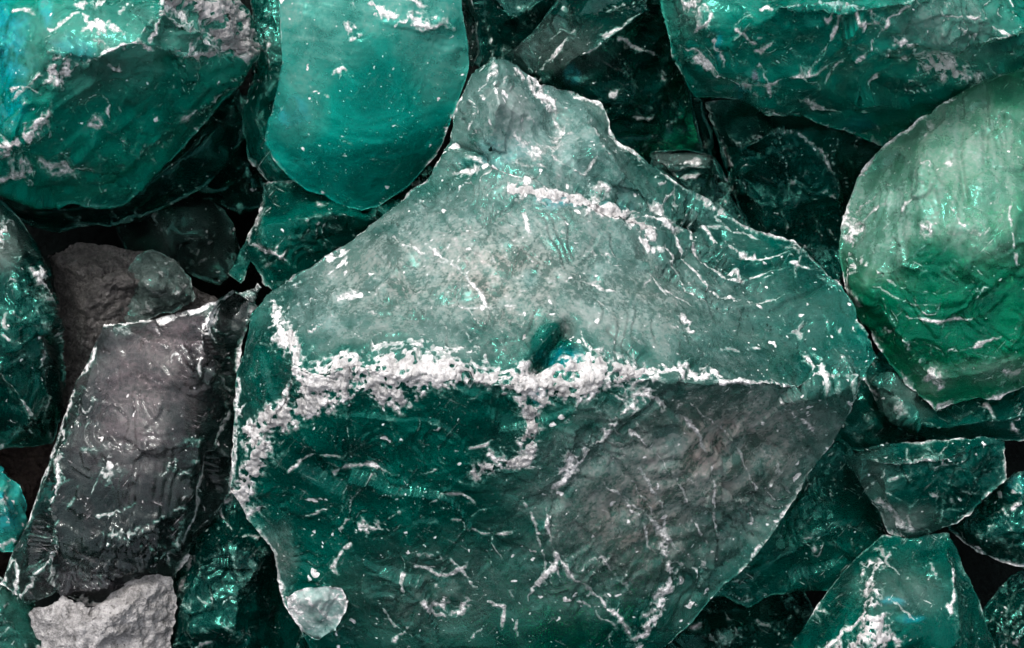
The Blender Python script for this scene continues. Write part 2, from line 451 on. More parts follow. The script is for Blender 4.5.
def glass(name, col, deep, trans=.2, dust_sheen_col=(.36, .46, .43), dust=(.88, .86, .86), speck=1.0, scratch=1.0, vein=1.0, stang=.95,
          rough=.09, spec=.22, tonecol=(.0, .42, .50), density=9.0, tint=(.02, .80, .66), bump=1.0, dust_sheen_amt=1.0, mottle=.0, sheen=True):
    t = NT(name); P = heap_coords(t)
    chip, film, tone, warm = t.attr('chip'), t.attr('film'), t.attr('tone'), t.attr('warm')
    M = lambda *a, **k: t.math(*a, **k)
    nm = t.noise(P, 50, 5, .68, .4); nf = t.noise(P, 250, 3, .65); nl = t.noise(P, 14, 4, .6, .8)
    rd = t.n('ShaderNodeTexNoise', {'Vector': P, 'Scale': 15.0, 'Detail': 4.0, 'Roughness': .62, 'Distortion': .9}, noise_type='RIDGED_MULTIFRACTAL', normalize=True).outputs[0]
    def streak(ang, sx, sy, det=3.0, dist=.3):
        q = t.n('ShaderNodeMapping', {'Vector': P, 'Rotation': (0, 0, ang)}).outputs[0]
        q = t.n('ShaderNodeMapping', {'Vector': q, 'Scale': (sx, sy, 30)}).outputs[0]
        return t.n('ShaderNodeTexNoise', {'Vector': q, 'Scale': 1.0, 'Detail': det, 'Distortion': dist}).outputs[0]
    st = streak(stang, 16, 110)
    # chips and fractured white edges: crisp flecks in a paler crazed halo
    a = M('ADD', M('MULTIPLY', M('SUBTRACT', nm, .5), .7), M('ADD', M('MULTIPLY', M('SUBTRACT', nf, .5), 1.15), M('MULTIPLY', M('SUBTRACT', st, .5), 1.0)))
    cv = M('ADD', M('MULTIPLY', chip, 1.2), a)
    core = t.ramp(cv, .46, 1.12); halo = M('MULTIPLY', t.ramp(cv, .18, .75), .5)
    # specks of dust
    vs = t.n('ShaderNodeTexVoronoi', {'Vector': t.n('ShaderNodeVectorMath', {0: P, 1: t.n('ShaderNodeVectorMath', {0: t.n('ShaderNodeTexNoise', {'Vector': P, 'Scale': 130.0, 'Detail': 1.0}).outputs[1], 'Scale': .012}, operation='SCALE').outputs[0]}).outputs[0], 'Scale': 120.0})
    rnd = t.n('ShaderNodeSeparateColor', {0: vs.outputs['Color']}).outputs[0]
    rad = M('MULTIPLY', M('MULTIPLY', M('POWER', rnd, 6.0), .30 * speck), t.ramp(nl, .38, .66, .3, 1.2))
    sp = M('MULTIPLY', t.ramp(M('SUBTRACT', vs.outputs['Distance'], rad), -.08, .05, 1, 0), M('GREATER_THAN', rad, .05))
    sp2 = M('MULTIPLY', t.ramp(nf, .66 - .015 * speck, .73, 0, .75), t.ramp(nm, .40, .60, .15, 1))
    sp = M('MAXIMUM', sp, sp2)
    # hair scratches
    sr = M('MAXIMUM', t.ramp(streak(.5, 16, 420, 2.0, .8), .66, .70), t.ramp(streak(2.3, 20, 460, 2.0, .8), .66, .70))
    sr = M('MULTIPLY', sr, M('MULTIPLY', t.ramp(nm, .46, .64), .6 * scratch))
    # ridged crack lines
    vm = M('MULTIPLY', t.ramp(rd, .64, .80), t.ramp(M('ADD', nm, M('MULTIPLY', nl, .4)), .58, .80, 0, .85 * vein))
    wh = M('MAXIMUM', M('MAXIMUM', core, sp), M('MAXIMUM', sr, vm))
    # thin dust, with the sky's sheen painted into the same colour
    cov = M('ADD', M('ADD', M('MULTIPLY', nm, .40), M('MULTIPLY', nl, 1.05)), M('ADD', M('MULTIPLY', st, .42), M('MULTIPLY', nf, .32)))
    cov = M('ADD', cov, M('MULTIPLY', warm, M('ADD', M('MULTIPLY', M('SUBTRACT', streak(-1.0, 13, 85, 4.0, .8), .5), 1.6), M('MULTIPLY', M('SUBTRACT', nf, .5), .8))))
    fm = M('MULTIPLY', M('MULTIPLY', film, t.ramp(cov, .82, 1.36, .3, 1.2)), .9 * dust_sheen_amt, clamp=True)
    fm = M('MAXIMUM', fm, halo)
    base = t.mix(t.ramp(nl, .34, .66), c4(deep), c4(col))
    if mottle: base = t.mix(t.ramp(nm, .45, .62, 0, mottle), base, c4([x * .2 for x in deep]))
    irid = t.n('ShaderNodeValToRGB', {0: M('ADD', M('MULTIPLY', nl, .7), M('MULTIPLY', nm, .4))})
    el = irid.color_ramp.elements
    for i, (p, c) in enumerate(((.38, (0, .10, .10)), (.5, (0, .26, .27)), (.58, tonecol), (.66, (.02, .55, .45)), (.78, (.35, .25, .38)))):
        q = el[i] if i < 2 else el.new(p)
        q.position = p; q.color = c4(c)
    base = t.mix(M('MULTIPLY', tone, t.ramp(nm, .3, .55), clamp=True), base, irid.outputs[0])
    bh = M('ADD', M('ADD', M('MULTIPLY', nm, .16), M('MULTIPLY', rd, .24)), M('ADD', M('MULTIPLY', st, .12), M('MULTIPLY', nf, M('MULTIPLY_ADD', core, .7, .05))))
    bp = t.n('ShaderNodeBump', {'Height': bh, 'Strength': .58 * bump, 'Distance': .005})
    rg = t.ramp(nm, .3, .7, rough * .6, rough * 1.9)
    g1 = t.n('ShaderNodeBsdfPrincipled', {'Base Color': base, 'Roughness': rg, 'IOR': 1.46, 'Specular Tint': (.22, .92, .76, 1) if sheen else (.85, .9, .9, 1), 'Specular IOR Level': spec, 'Normal': bp.outputs[0]})
    g2 = t.n('ShaderNodeBsdfPrincipled', {'Base Color': (.86, .95, .93, 1), 'Roughness': M('MULTIPLY', rg, .3), 'IOR': 1.46, 'Specular Tint': (.22, .92, .76, 1) if sheen else (.85, .9, .9, 1), 'Specular IOR Level': spec,
        'Transmission Weight': 1.0, 'Normal': bp.outputs[0]})
    gl = t.n('ShaderNodeMixShader', {0: trans, 1: g1.outputs[0], 2: g2.outputs[0]})
    fc = t.mix(warm, c4(dust_sheen_col), (.34, .275, .25, 1))
    fc = t.mix(t.ramp(M('ADD', nl, M('MULTIPLY', nf, .3)), .55, .78, 0, .5), fc, (.29, .245, .245, 1))
    fc = t.mix(t.ramp(M('ADD', nf, M('MULTIPLY', st, .5)), .58, .95), t.mix(.35, fc, c4([x * .9 for x in col])), fc)
    fc = t.mix(M('MULTIPLY', t.ramp(cv, .1, .4), t.ramp(film, .3, .0)), fc, (.10, .32, .26, 1))
    fc = t.mix(t.ramp(chip, .30, .75), fc, (.56, .58, .57, 1))
    dc = t.mix(t.ramp(M('MULTIPLY_ADD', nf, .9, M('MULTIPLY', nm, .4)), .45, .80), c4([x * .36 for x in dust]), c4(dust))
    dc = t.mix(wh, fc, dc)
    ds = t.n('ShaderNodeBsdfPrincipled', {'Base Color': dc, 'Roughness': .6, 'Specular IOR Level': .3, 'Normal': bp.outputs[0]})
    m2 = t.n('ShaderNodeMixShader', {0: M('MAXIMUM', wh, fm, clamp=True), 1: gl.outputs[0], 2: ds.outputs[0]})
    t.t.links.new(m2.outputs[0], t.out.inputs[0])
    if trans > 0 and density:
        va = t.n('ShaderNodeVolumeAbsorption', {'Color': c4(tint), 'Density': density})
        t.t.links.new(va.outputs[0], t.out.inputs[1])
    return t.m

def stone(name, light, dark, scale=60.0, bump=1.0, fibre=0.0, gloss=.35):
    t = NT(name); P = heap_coords(t)
    n1 = t.noise(P, scale, 8, .7, .4); n2 = t.noise(P, scale * 5, 5, .7); n3 = t.noise(P, scale * .3, 5, .6)
    v = t.n('ShaderNodeTexVoronoi', {'Vector': P, 'Scale': scale * 3.2}).outputs[0]
    f = t.math('MULTIPLY_ADD', n2, .5, t.math('MULTIPLY_ADD', n1, .7, t.math('MULTIPLY', n3, .35)))
    col = t.mix(t.ramp(f, .55, 1.0), c4(dark), c4(light))
    col = t.mix(t.ramp(t.noise(P, scale * 1.7, 5, .6), .62, .72, 0, .75), col, c4([x * .3 for x in dark]))
    fb = t.noise(t.n('ShaderNodeMapping', {'Vector': P, 'Rotation': (0, 0, .35), 'Scale': (170, 45, 60)}).outputs[0], 1.0, 4, .6, .5)
    col = t.mix(t.ramp(fb, .52, .64, 0, fibre), col, c4([x * .22 for x in dark]))
    h = t.math('ADD', t.math('MULTIPLY', n1, 1.0), t.math('ADD', t.math('MULTIPLY', n2, .5), t.math('MULTIPLY', v, -.4)))
    bp = t.n('ShaderNodeBump', {'Height': h, 'Strength': .8 * bump, 'Distance': .005})
    b = t.n('ShaderNodeBsdfPrincipled', {'Base Color': col, 'Roughness': .75, 'Specular IOR Level': gloss, 'Normal': bp.outputs[0]})
    t.t.links.new(b.outputs[0], t.out.inputs[0])
    return t.m

DEEP = glass('deep_green_glass', (.0, .150, .112), (.0, .060, .047), trans=.6, spec=.24)
PALE = glass('dusty_sheen_glass', (.0, .140, .106), (.0, .062, .050), trans=.6, spec=.32, speck=1.6, scratch=.5, dust_sheen_col=(.29, .45, .43))
TEAL = glass('teal_glass', (.0, .30, .24), (.0, .16, .13), trans=.4, scratch=.15, vein=.1, bump=.5, rough=.2, speck=1.4, dust_sheen_col=(.22, .46, .40), stang=.2)
GREEN = glass('bright_green_glass', (.0, .32, .155), (.0, .16, .085), trans=.66, spec=.35, speck=.8, scratch=.7, vein=.5, dust_sheen_col=(.29, .45, .40), bump=.9, stang=1.75, density=5, tint=(.02, .87, .58))
EMER = glass('emerald_glass', (.0, .31, .225), (.0, .105, .08), trans=.52, spec=.28, scratch=.4, vein=1.2, bump=1.0, density=5)
MID = glass('mid_green_glass', (.0, .090, .070), (.0, .032, .026), trans=.55, spec=.22, scratch=.4, vein=.6)
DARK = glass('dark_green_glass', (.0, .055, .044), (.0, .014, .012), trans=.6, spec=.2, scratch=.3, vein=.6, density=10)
SMOKY = glass('smoky_clear_glass', (.034, .060, .056), (.008, .020, .020), trans=.65, spec=.4, dust_sheen_col=(.24, .18, .215), vein=.7, mottle=.8, rough=.15, bump=.9, density=4, tint=(.40, .58, .53), stang=.15, scratch=.8, sheen=False)
LUMP = stone('pale_lump_crust', (.60, .58, .58), (.14, .138, .135), 95, 1.4)
CRUST = stone('whitish_crust', (.80, .78, .78), (.27, .27, .265), 42, 1.3, fibre=.3)
GREYCRUST = stone('grey_crust', (.58, .56, .56), (.24, .235, .24), 80, fibre=.2)
BROWN = stone('grey_brown_slag', (.20, .187, .18), (.045, .043, .042), 70, 1.8, gloss=.2)

# ------------------------------------------------------------------ the heap
# outlines, ridges and marks in millimetres on the heap's slope (x right, y down the slope, z out of the slope)
def Zs(z, *pts): return [(x, y, z) for x, y in pts]

# ---- the great block in the middle
rock('glass_chunk', 'glass chunk', 'largest chunk, in the middle, with pale scratched upper face and white crusted ridge', PALE,
  [(492,57,60),(470,75,50),(455,112,50),(447,150,55),(430,178,60),(395,205,70),(345,245,80),(300,272,90),(265,295,90),(250,315,95),(240,360,90),
   (234,420,80),(230,490,70),(255,525,60),(275,555,50),(285,600,40),(305,640,30),(345,700,10),(480,740,0),(600,710,-5),(650,662,0),(700,612,10),
   (735,575,20),(770,535,30),(800,490,45),(835,440,70),(860,385,120),(878,357,112),(850,310,70),(820,265,50),(790,240,45),(745,225,50),
   (700,195,48),(650,165,45),(620,140,40),(598,105,30),(575,92,30),(540,85,45),(520,70,55),(505,58,60)],
  ridges=[[(447,150,55),(490,164,108),(540,184,118),(600,200,114),(640,213,100),(690,220,76),(745,225,50)],
          [(490,150,92),(545,170,98),(605,186,90),(650,200,80),(690,220,76)],
          [(265,295,90),(285,330,150),(292,362,190),(330,368,212),(400,372,224),(480,378,226),(540,388,222),(600,382,216),(655,380,206),(720,382,186),(790,382,158),(860,385,120)],
          [(292,362,190),(276,400,168),(256,450,120),(230,490,70)],
          [(655,380,206),(600,440,186),(545,510,150),(560,560,112),(620,620,55),(650,662,0)],
          [(540,85,45),(560,130,52),(575,150,100),(605,186,90)],
          [(492,57,60),(500,105,122),(490,150,92)],[(500,105,122),(545,128,62),(560,130,52)],[(575,92,30),(606,150,98),(650,200,80)]],
  pts=[(400,290,155),(560,290,175),(700,300,130),(800,330,100),(400,520,135),(700,470,120),(400,640,60),(780,420,120)],
  zk=1.1, facet=.8, depth=300, step=1.6, cracks=170, jit=3.6, edge=.62, rim=.62, scoops=110, scoop_r=(6, 26), relief=.9, relax=150,
  dust_sheens=[(540,250,200,100,.5),(500,280,130,90,.3,1),(400,280,110,80,.3,.8),(640,300,90,70,.15,.6),(690,320,140,60,.26),(530,120,80,70,.55),(720,455,150,95,.55,1.2),(640,520,110,95,.42,1.2),(420,600,90,60,.14,.8),(272,560,24,34,.5,1),  # pale upper face: sky reflection painted in together with the dust
         (760,420,90,40,.2,.6),(552,348,20,28,-1.6),(500,110,50,45,.3),(575,150,60,40,.4),(340,300,60,40,.15),(330,310,60,40,.4),(560,480,80,60,.15),(530,580,120,60,.12)],
  tones=[(565,198,34,9,1.0),(610,203,30,8,.8),(478,158,20,8,.5),(540,396,12,10,1.3),(566,356,24,16,1.0),(505,150,40,14,.5)],
  ripples=[(755,205,25,120,13,3.6,10,170),(300,300,12,50,8,1.5,300,60),(300,300,20,60,14,2.0,300,90),(860,395,60,210,15,1.4,115,185),(655,395,40,230,17,1.7,20,105)],
  grooves=[(3.2,9,[(452,146),(490,157),(540,177),(605,192),(650,205),(700,220)]),(3,5,[(600,206),(650,222),(700,232)]),(7,20,[(536,368),(548,352),(560,334),(568,326)]),
           (4,7,[(520,376),(545,352),(575,348)]),(3,4,[(670,392),(610,442),(556,505),(548,540)]),(3,4,[(610,330),(650,372)]),(3,3,[(645,392),(690,425),(712,470),(716,520)]),
           (3,3,[(585,430),(640,490),(668,560),(655,610)]),(3,3,[(470,230),(520,200)])],
  chips=[(9,1.0,[(520,186),(560,194),(610,204),(640,222),(652,240)]),(6,1.0,[(494,166),(535,183)]),(5,.9,[(610,200),(650,218),(690,226)]),
         (14,1.0,[(275,320),(288,350),(300,366)]),(9,.9,[(268,300),(276,325)]),(7,.9,[(345,300),(362,296)]),(7,.95,[(312,262),(345,248)]),(5,.9,[(330,275),(350,256)]),
         (10,.75,[(375,345),(430,350),(480,352)]),(8,.95,[(520,70),(535,88),(556,105)]),(6,.9,[(470,75),(455,112),(447,150)]),(9,.7,[(505,140),(540,150),(570,130)]),
         (6,.85,[(470,165),(450,168)]),(5,.8,[(545,155),(585,168),(600,150)]),(3,.9,[(575,95),(600,112),(620,140),(650,168)]),
         (6,.8,[(700,195),(745,225),(790,240),(822,268)]),(5,1.0,[(792,262),(806,272)]),(8,1.0,[(686,322),(693,328)]),(4,.8,[(668,290),(690,300),(700,310)]),
         (4,.75,[(560,235),(590,250),(620,255)]),(5,.9,[(552,226),(575,236)]),(6,.8,[(525,212),(530,235)]),(5,.6,[(460,200),(480,190)]),
         (7,.9,[(600,378),(660,370),(720,376)]),(6,1.0,[(720,384),(790,380),(828,376),(858,384)]),(4,.9,[(826,378),(815,355),(805,345)]),(4,.8,[(850,380),(838,360),(832,345)]),
         (4,.9,[(858,385),(850,420),(835,440),(800,490),(770,535),(735,575),(700,612)]),
         (8,.8,[(650,392),(612,425),(590,452)]),(5,.95,[(592,450),(560,485),(545,500)]),(6,.7,[(575,455),(580,475)]),(12,.85,[(572,452),(570,470)]),
         (5,.7,[(645,395),(690,425),(712,468)]),(4,.8,[(712,470),(718,520),(722,545)]),(4,.7,[(640,470),(665,510),(670,550)]),
         (3.5,.9,[(690,222),(712,255),(745,275),(785,268)]),(3.5,.9,[(700,212),(728,245),(760,258),(792,250)]),(3.5,.85,[(680,232),(705,275),(745,298),(792,296)]),(3,.8,[(668,240),(692,285),(735,312)]),(3,.7,[(715,208),(740,232),(768,240)]),  # arcs along the ripples: their reflection bands painted as thin white strokes
         (3.5,.8,[(690,405),(730,440),(758,490),(765,520)]),(3.5,.8,[(632,430),(672,475),(700,530),(705,590)]),(3.5,.7,[(610,455),(645,500),(668,550)]),(3.5,.8,[(780,400),(805,420),(822,445)]),(4,.7,[(520,500),(540,540),(545,590)]),(4,.7,[(330,480),(360,470),(395,478)]),(3.5,.7,[(290,470),(320,455),(350,460)]),(4,.7,[(300,520),(330,510)]),(4,.7,[(455,520),(490,535),(520,530)]),(4,.7,[(380,600),(395,625),(420,640)]),(4,.7,[(470,640),(490,620)]),(4,.8,[(430,250),(470,280),(500,330)]),(3,.7,[(395,240),(440,262),(470,255)]),(3,.7,[(520,290),(580,280),(640,300)]),(3,.7,[(470,310),(530,305)]),(3,.6,[(600,300),(630,340)]),(3,.7,[(640,262),(672,300)]),
         (6,.75,[(625,500),(660,530),(690,560)]),(7,.85,[(665,548),(672,580),(660,610),(640,642)]),(4,.8,[(600,480),(640,520),(655,560)]),(5,.8,[(545,510),(560,560),(600,600),(640,640)]),
         (5,.9,[(560,560),(540,580),(530,600)]),(4,.75,[(500,470),(545,465)]),(9,.9,[(362,530),(385,528)]),(6,.85,[(340,525),(350,520)]),(6,.8,[(385,520),(402,508)]),
         (8,.85,[(440,605),(455,612),(470,600)]),(5,.8,[(425,598),(432,612),(450,622)]),(6,.8,[(490,600),(505,612),(500,632)]),(5,.7,[(350,545),(332,565),(345,580)]),
         (5,.75,[(400,575),(405,595)]),(4,.8,[(415,570),(450,575),(470,560)]),(5,.75,[(420,480),(440,470)]),(5,.7,[(430,500),(460,495),(480,510)]),(6,.7,[(395,640),(410,620)]),
         (7,.6,[(410,555),(440,560)]),(4,.6,[(450,560),(480,590)]),(5,.7,[(520,620),(515,640)]),(5,.7,[(470,450),(500,440)]),(7,.75,[(490,455),(505,470)]),
         (4,.6,[(262,540),(275,555),(285,600)]),(7,.8,[(250,520),(240,500)]),(4,.8,[(238,380),(236,450),(232,490)]),(5,.6,[(600,560),(640,600)]),(4,.7,[(580,600),(620,630)]),
         (7,.5,[(690,480),(720,500)]),(8,.45,[(640,430),(690,400)]),(7,.5,[(740,440),(780,470)])],
  crusts=[('crust','rough whitish crust along the ridge',CRUST,7,
      [('a',1.0,[(300,362),(345,355),(400,352),(470,358),(510,366),(505,384),(470,386),(430,386),(415,400),(395,412),(365,398),(340,402),(310,418),(282,430),(266,424),(282,392)]),
       (15,1.0,[(248,440),(262,425),(285,410)]),(12,.95,[(240,495),(252,470),(262,450)]),(8,.9,[(285,330),(293,352)])]),
     ('crust','bright white crust around the chipped hollow',CRUST,8,
      [('a',1.0,[(512,368),(530,358),(545,366),(560,360),(590,352),(615,358),(650,366),(652,380),(610,390),(570,402),(540,406),(505,396),(500,380)]),
       (13,.85,[(528,408),(532,425)]),(12,.9,[(530,440),(522,458)]),(10,.85,[(480,470),(505,463)]),(8,.8,[(512,462),(526,456)]),(9,-1.0,[(540,362),(550,350)]),(6,-1.0,[(535,396),(544,394)]),(5,-.9,[(572,374)])]),
     ('crust','white ledge along the diagonal crack',CRUST,5,[(8,1.1,[(516,187),(545,193),(575,198),(606,205),(632,216),(650,232)])])])

# the pale shell-shaped flake at its lower left edge rests on it
rock('glass_flake', 'glass flake', 'small pale translucent flake at the lower left edge of the largest chunk',
  PALE,
  [(286,598,92),(300,590,98),(325,586,102),(342,588,102),(349,600,98),(346,612,92),(335,630,86),(318,640,78),(302,632,78),(290,614,84)],
  ridges=[[(286,598,92),(312,600,104),(349,600,98)]], depth=26, step=2.5, dust_sheen0=1.2, rim=.9, edge=.6, scoops=5, scoop_r=(5,10), group=None,
  chips=[(8,.9,[(288,600),(300,615)]),(4,.8,[(310,600),(330,622)])])

# ---- upper left: big chunk with broken white ledges
rock('glass_chunk', 'glass chunk', 'big green chunk in the top left corner with broken white ledges and grey crust', EMER,
  [(-70,-50,-20),(120,-60,10),(225,-60,0),(240,0,-10),(262,50,-30),(242,85,-40),(215,110,-45),(185,145,-50),(150,180,-50),(122,205,-52),(95,207,-50),(70,204,-48),(40,209,-45),(0,196,-40),(-70,190,-40)],
  ridges=[[(-70,165,20),(0,147,40),(45,125,52),(55,85,66),(85,62,70),(135,44,70),(190,60,50),(232,62,10),(262,50,-30)],
          [(135,44,70),(160,8,66),(190,-60,40)],[(-70,190,-40),(0,186,-12),(50,178,-5),(105,166,-10),(140,158,-8),(195,112,-5),(242,85,-40)],
          [(0,147,40),(20,105,60),(52,50,74),(85,62,70)],[(160,8,66),(200,30,52),(232,62,10)]],
  pts=[(120,110,20),(60,20,70),(150,130,-5)], zk=1.8, depth=230, step=1.8, cracks=90, edge=.7, rim=.25, scoops=60, scoop_r=(7,26),
  tones=[(0,50,34,80,1.0),(10,95,24,40,.6),(47,8,8,26,1.1),(75,45,25,14,.5),(5,110,14,20,1.3)], dust_sheens=[(90,50,90,50,.2),(200,30,60,50,.2)],
  chips=[(8,1.0,[(-10,150),(15,140),(45,125)]),(13,1.0,[(55,70),(62,78),(70,66)]),(6,.9,[(60,85),(85,62),(115,50),(150,42)]),(6,.85,[(150,42),(165,10),(178,5)]),
         (8,.9,[(85,15),(105,28),(120,30)]),(5,.9,[(50,30),(70,18),(85,12)]),(5,.8,[(110,65),(122,72)]),(7,.9,[(88,28),(100,22)]),(9,1.0,[(195,58),(212,60),(225,54)]),
         (5,.85,[(160,8),(190,30),(205,40)]),(5,.85,[(140,45),(170,55),(195,62)]),(8,.9,[(90,128),(96,130)]),(6,.75,[(25,178),(45,172),(75,168),(105,165)]),(9,.8,[(20,176),(32,180)]),
         (6,.7,[(62,152),(70,160)]),(4,.8,[(10,92),(25,88),(45,98)]),(5,.7,[(12,100),(30,85)]),(5,.8,[(15,10),(35,12)]),(6,.75,[(120,12),(130,0)]),(4,.7,[(180,25),(200,38)]),(7,.7,[(95,5),(110,-5)])],
  crusts=[('crust','rough grey crust on the upper right end',GREYCRUST,8,[('a',1.0,[(165,-30),(235,-40),(243,0),(262,48),(250,62),(232,56),(215,40),(205,22),(185,12),(165,2)]),(9,.85,[(222,55),(205,62)])]),
          ('crust','white broken ledge',CRUST,6,[('a',1.0,[(48,60),(62,54),(72,62),(68,74),(56,84),(50,78)]),(.1,.0,[(60,70),(61,71)])])])
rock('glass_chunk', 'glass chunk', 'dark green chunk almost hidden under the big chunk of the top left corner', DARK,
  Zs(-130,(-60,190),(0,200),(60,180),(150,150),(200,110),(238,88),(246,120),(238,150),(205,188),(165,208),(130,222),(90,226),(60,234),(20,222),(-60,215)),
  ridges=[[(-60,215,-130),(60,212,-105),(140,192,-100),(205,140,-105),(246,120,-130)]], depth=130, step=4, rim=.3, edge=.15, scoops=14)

# ---- top: smooth teal chunk
rock('glass_chunk', 'glass chunk', 'smooth bright teal chunk at the top, left of the middle, with dust specks', TEAL,
  [(276,-60,58),(280,20,48),(283,62,45),(272,110,30),(268,142,20),(272,157,15),(288,175,8),(306,190,0),(325,195,-5),(345,207,-8),(362,211,-8),(378,207,-8),(410,185,-2),(440,150,10),(455,110,25),(470,65,35),(462,10,48),(456,-60,60)],
  ridges=[[(276,-60,58),(300,-20,62),(320,30,62),(400,22,66),(440,20,60),(470,65,35)]],
  pts=[(360,90,64),(330,150,42),(405,150,42)], facet=.18, ledge=.15, depth=230, step=1.9, cracks=5, jit=1.2, rim=.4, edge=.12, scoops=12, scoop_r=(8,22), relief=.45,
  dust_sheens=[(320,20,60,50,.55),(410,0,70,40,.4),(440,60,40,50,.25),(300,90,26,60,.25)],
  ripples=[(370,60,50,130,16,.3,40,140)],
  chips=[(10,.9,[(365,0),(385,14),(410,22),(440,26)]),(6,.9,[(400,-4),(430,6)]),(7,1.0,[(339,70),(342,74)]),(7,.9,[(349,28),(354,33)]),(5,.8,[(326,95),(330,99)]),(3,.6,[(340,140),(352,143)]),
         (4,.7,[(276,60),(271,110),(268,145)]),(4,.7,[(452,115),(440,150),(412,183)])],
  tones=[(292,112,16,16,.6)])
rock('glass_chunk', 'glass chunk', 'dark chunk standing behind the left side of the smooth teal chunk', DEEP,
  Zs(-70,(240,-50),(290,-50),(330,60),(330,180),(290,200),(268,182),(248,158),(244,110),(252,80),(258,20)),
  ridges=[[(258,20,-70),(262,70,-48),(258,120,-45),(276,165,-50),(290,200,-70)]], depth=170, step=1.7, rim=.5, edge=.3, scoops=14,
  chips=[(5,.8,[(264,60),(278,35)]),(4,.7,[(262,75),(268,100)])])
rock('glass_chunk', 'glass chunk', 'narrow grey edged sliver along the right side of the smooth teal chunk', DARK,
  [(440,-60,-20),(462,-60,-20),(466,5,-15),(478,45,-20),(472,66,-30),(455,60,-40),(440,20,-40)], depth=120, step=2.3, rim=.7, scoops=4, dust_sheen0=.15,
  chips=[(5,.9,[(462,0),(466,22),(476,46)])])
rock('glass_chunk', 'glass chunk', 'dark green chunk wedged below the smooth teal chunk, above the largest one', DEEP,
  Zs(-60,(262,182),(300,180),(380,190),(430,165),(450,180),(400,240),(320,290),(280,300),(262,282),(250,262),(240,285),(228,275),(246,240),(258,212)),
  ridges=[[(262,182,-60),(262,225,-25),(262,245,-25),(300,275,-40),(320,290,-60)],[(262,225,-25),(330,215,-5),(400,215,-30),(450,180,-60)]], depth=170, step=2.3, rim=.5, edge=.4, scoops=16,
  chips=[(4,.9,[(256,215),(250,240),(272,256),(300,272)]),(5,.7,[(318,203),(330,204)]),(4,.6,[(262,210),(270,205)])])

# ---- top centre: dark chunks behind the block
rock('glass_chunk', 'glass chunk', 'dark angular chunk behind the peak of the largest chunk, its left face teal', DARK,
  Zs(-150,(508,54),(545,15),(580,-30),(655,-50),(668,20),(690,92),(704,150),(720,182),(690,215),(640,220),(580,170),(545,110)),
  ridges=[[(508,54,-150),(540,82,-110),(575,58,-80),(602,42,-70),(648,10,-80),(655,-50,-150)],[(602,42,-70),(625,70,-90),(655,110,-115),(704,150,-150)],
          [(540,82,-110),(590,140,-120),(640,220,-150)]], zk=1.7, depth=160, step=2.3, edge=.35, rim=.12, scoops=26, dust_sheens=[(560,50,50,30,.12)],
  tones=[(572,75,7,9,.7)],
  chips=[(4,.9,[(534,82),(550,62),(566,45),(572,36)]),(4,.95,[(590,50),(580,58),(612,36)]),(3,.7,[(604,36),(625,22),(648,6)]),(4,.8,[(620,40),(640,50),(656,62)]),
         (5,.8,[(612,92),(622,88)]),(6,.7,[(635,115),(650,118),(658,108)]),(5,.7,[(652,70),(660,88)]),(5,.6,[(525,32),(545,18)]),(4,.6,[(550,40),(575,25)]),(3,.6,[(540,70),(570,40)])])
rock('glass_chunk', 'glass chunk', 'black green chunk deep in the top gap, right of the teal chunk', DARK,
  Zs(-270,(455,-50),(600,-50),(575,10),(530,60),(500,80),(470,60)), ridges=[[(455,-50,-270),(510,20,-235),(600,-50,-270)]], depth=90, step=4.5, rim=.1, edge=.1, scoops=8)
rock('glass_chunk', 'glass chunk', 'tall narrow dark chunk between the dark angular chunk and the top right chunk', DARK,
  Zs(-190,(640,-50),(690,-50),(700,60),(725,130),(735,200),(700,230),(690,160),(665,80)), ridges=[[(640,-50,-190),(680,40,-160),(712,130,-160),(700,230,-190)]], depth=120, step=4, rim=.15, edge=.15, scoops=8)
rock('glass_chunk', 'glass chunk', 'small dark chunk with grey streaked ledges against the right shoulder of the largest chunk', DARK,
  Zs(-75,(652,152),(690,150),(712,156),(726,184),(752,226),(700,240),(660,190)),
  ridges=[[(652,152,-75),(675,164,-55),(715,166,-55),(726,184,-75)],[(660,190,-75),(685,178,-58),(726,184,-75)]], depth=120, step=2.1, rim=.3, edge=.5, scoops=10, dust_sheen0=.02,
  dust_sheens=[(690,158,40,10,.25)], chips=[(4,.9,[(662,158),(700,157),(712,160)]),(5,.8,[(672,172),(700,178),(712,176)])])

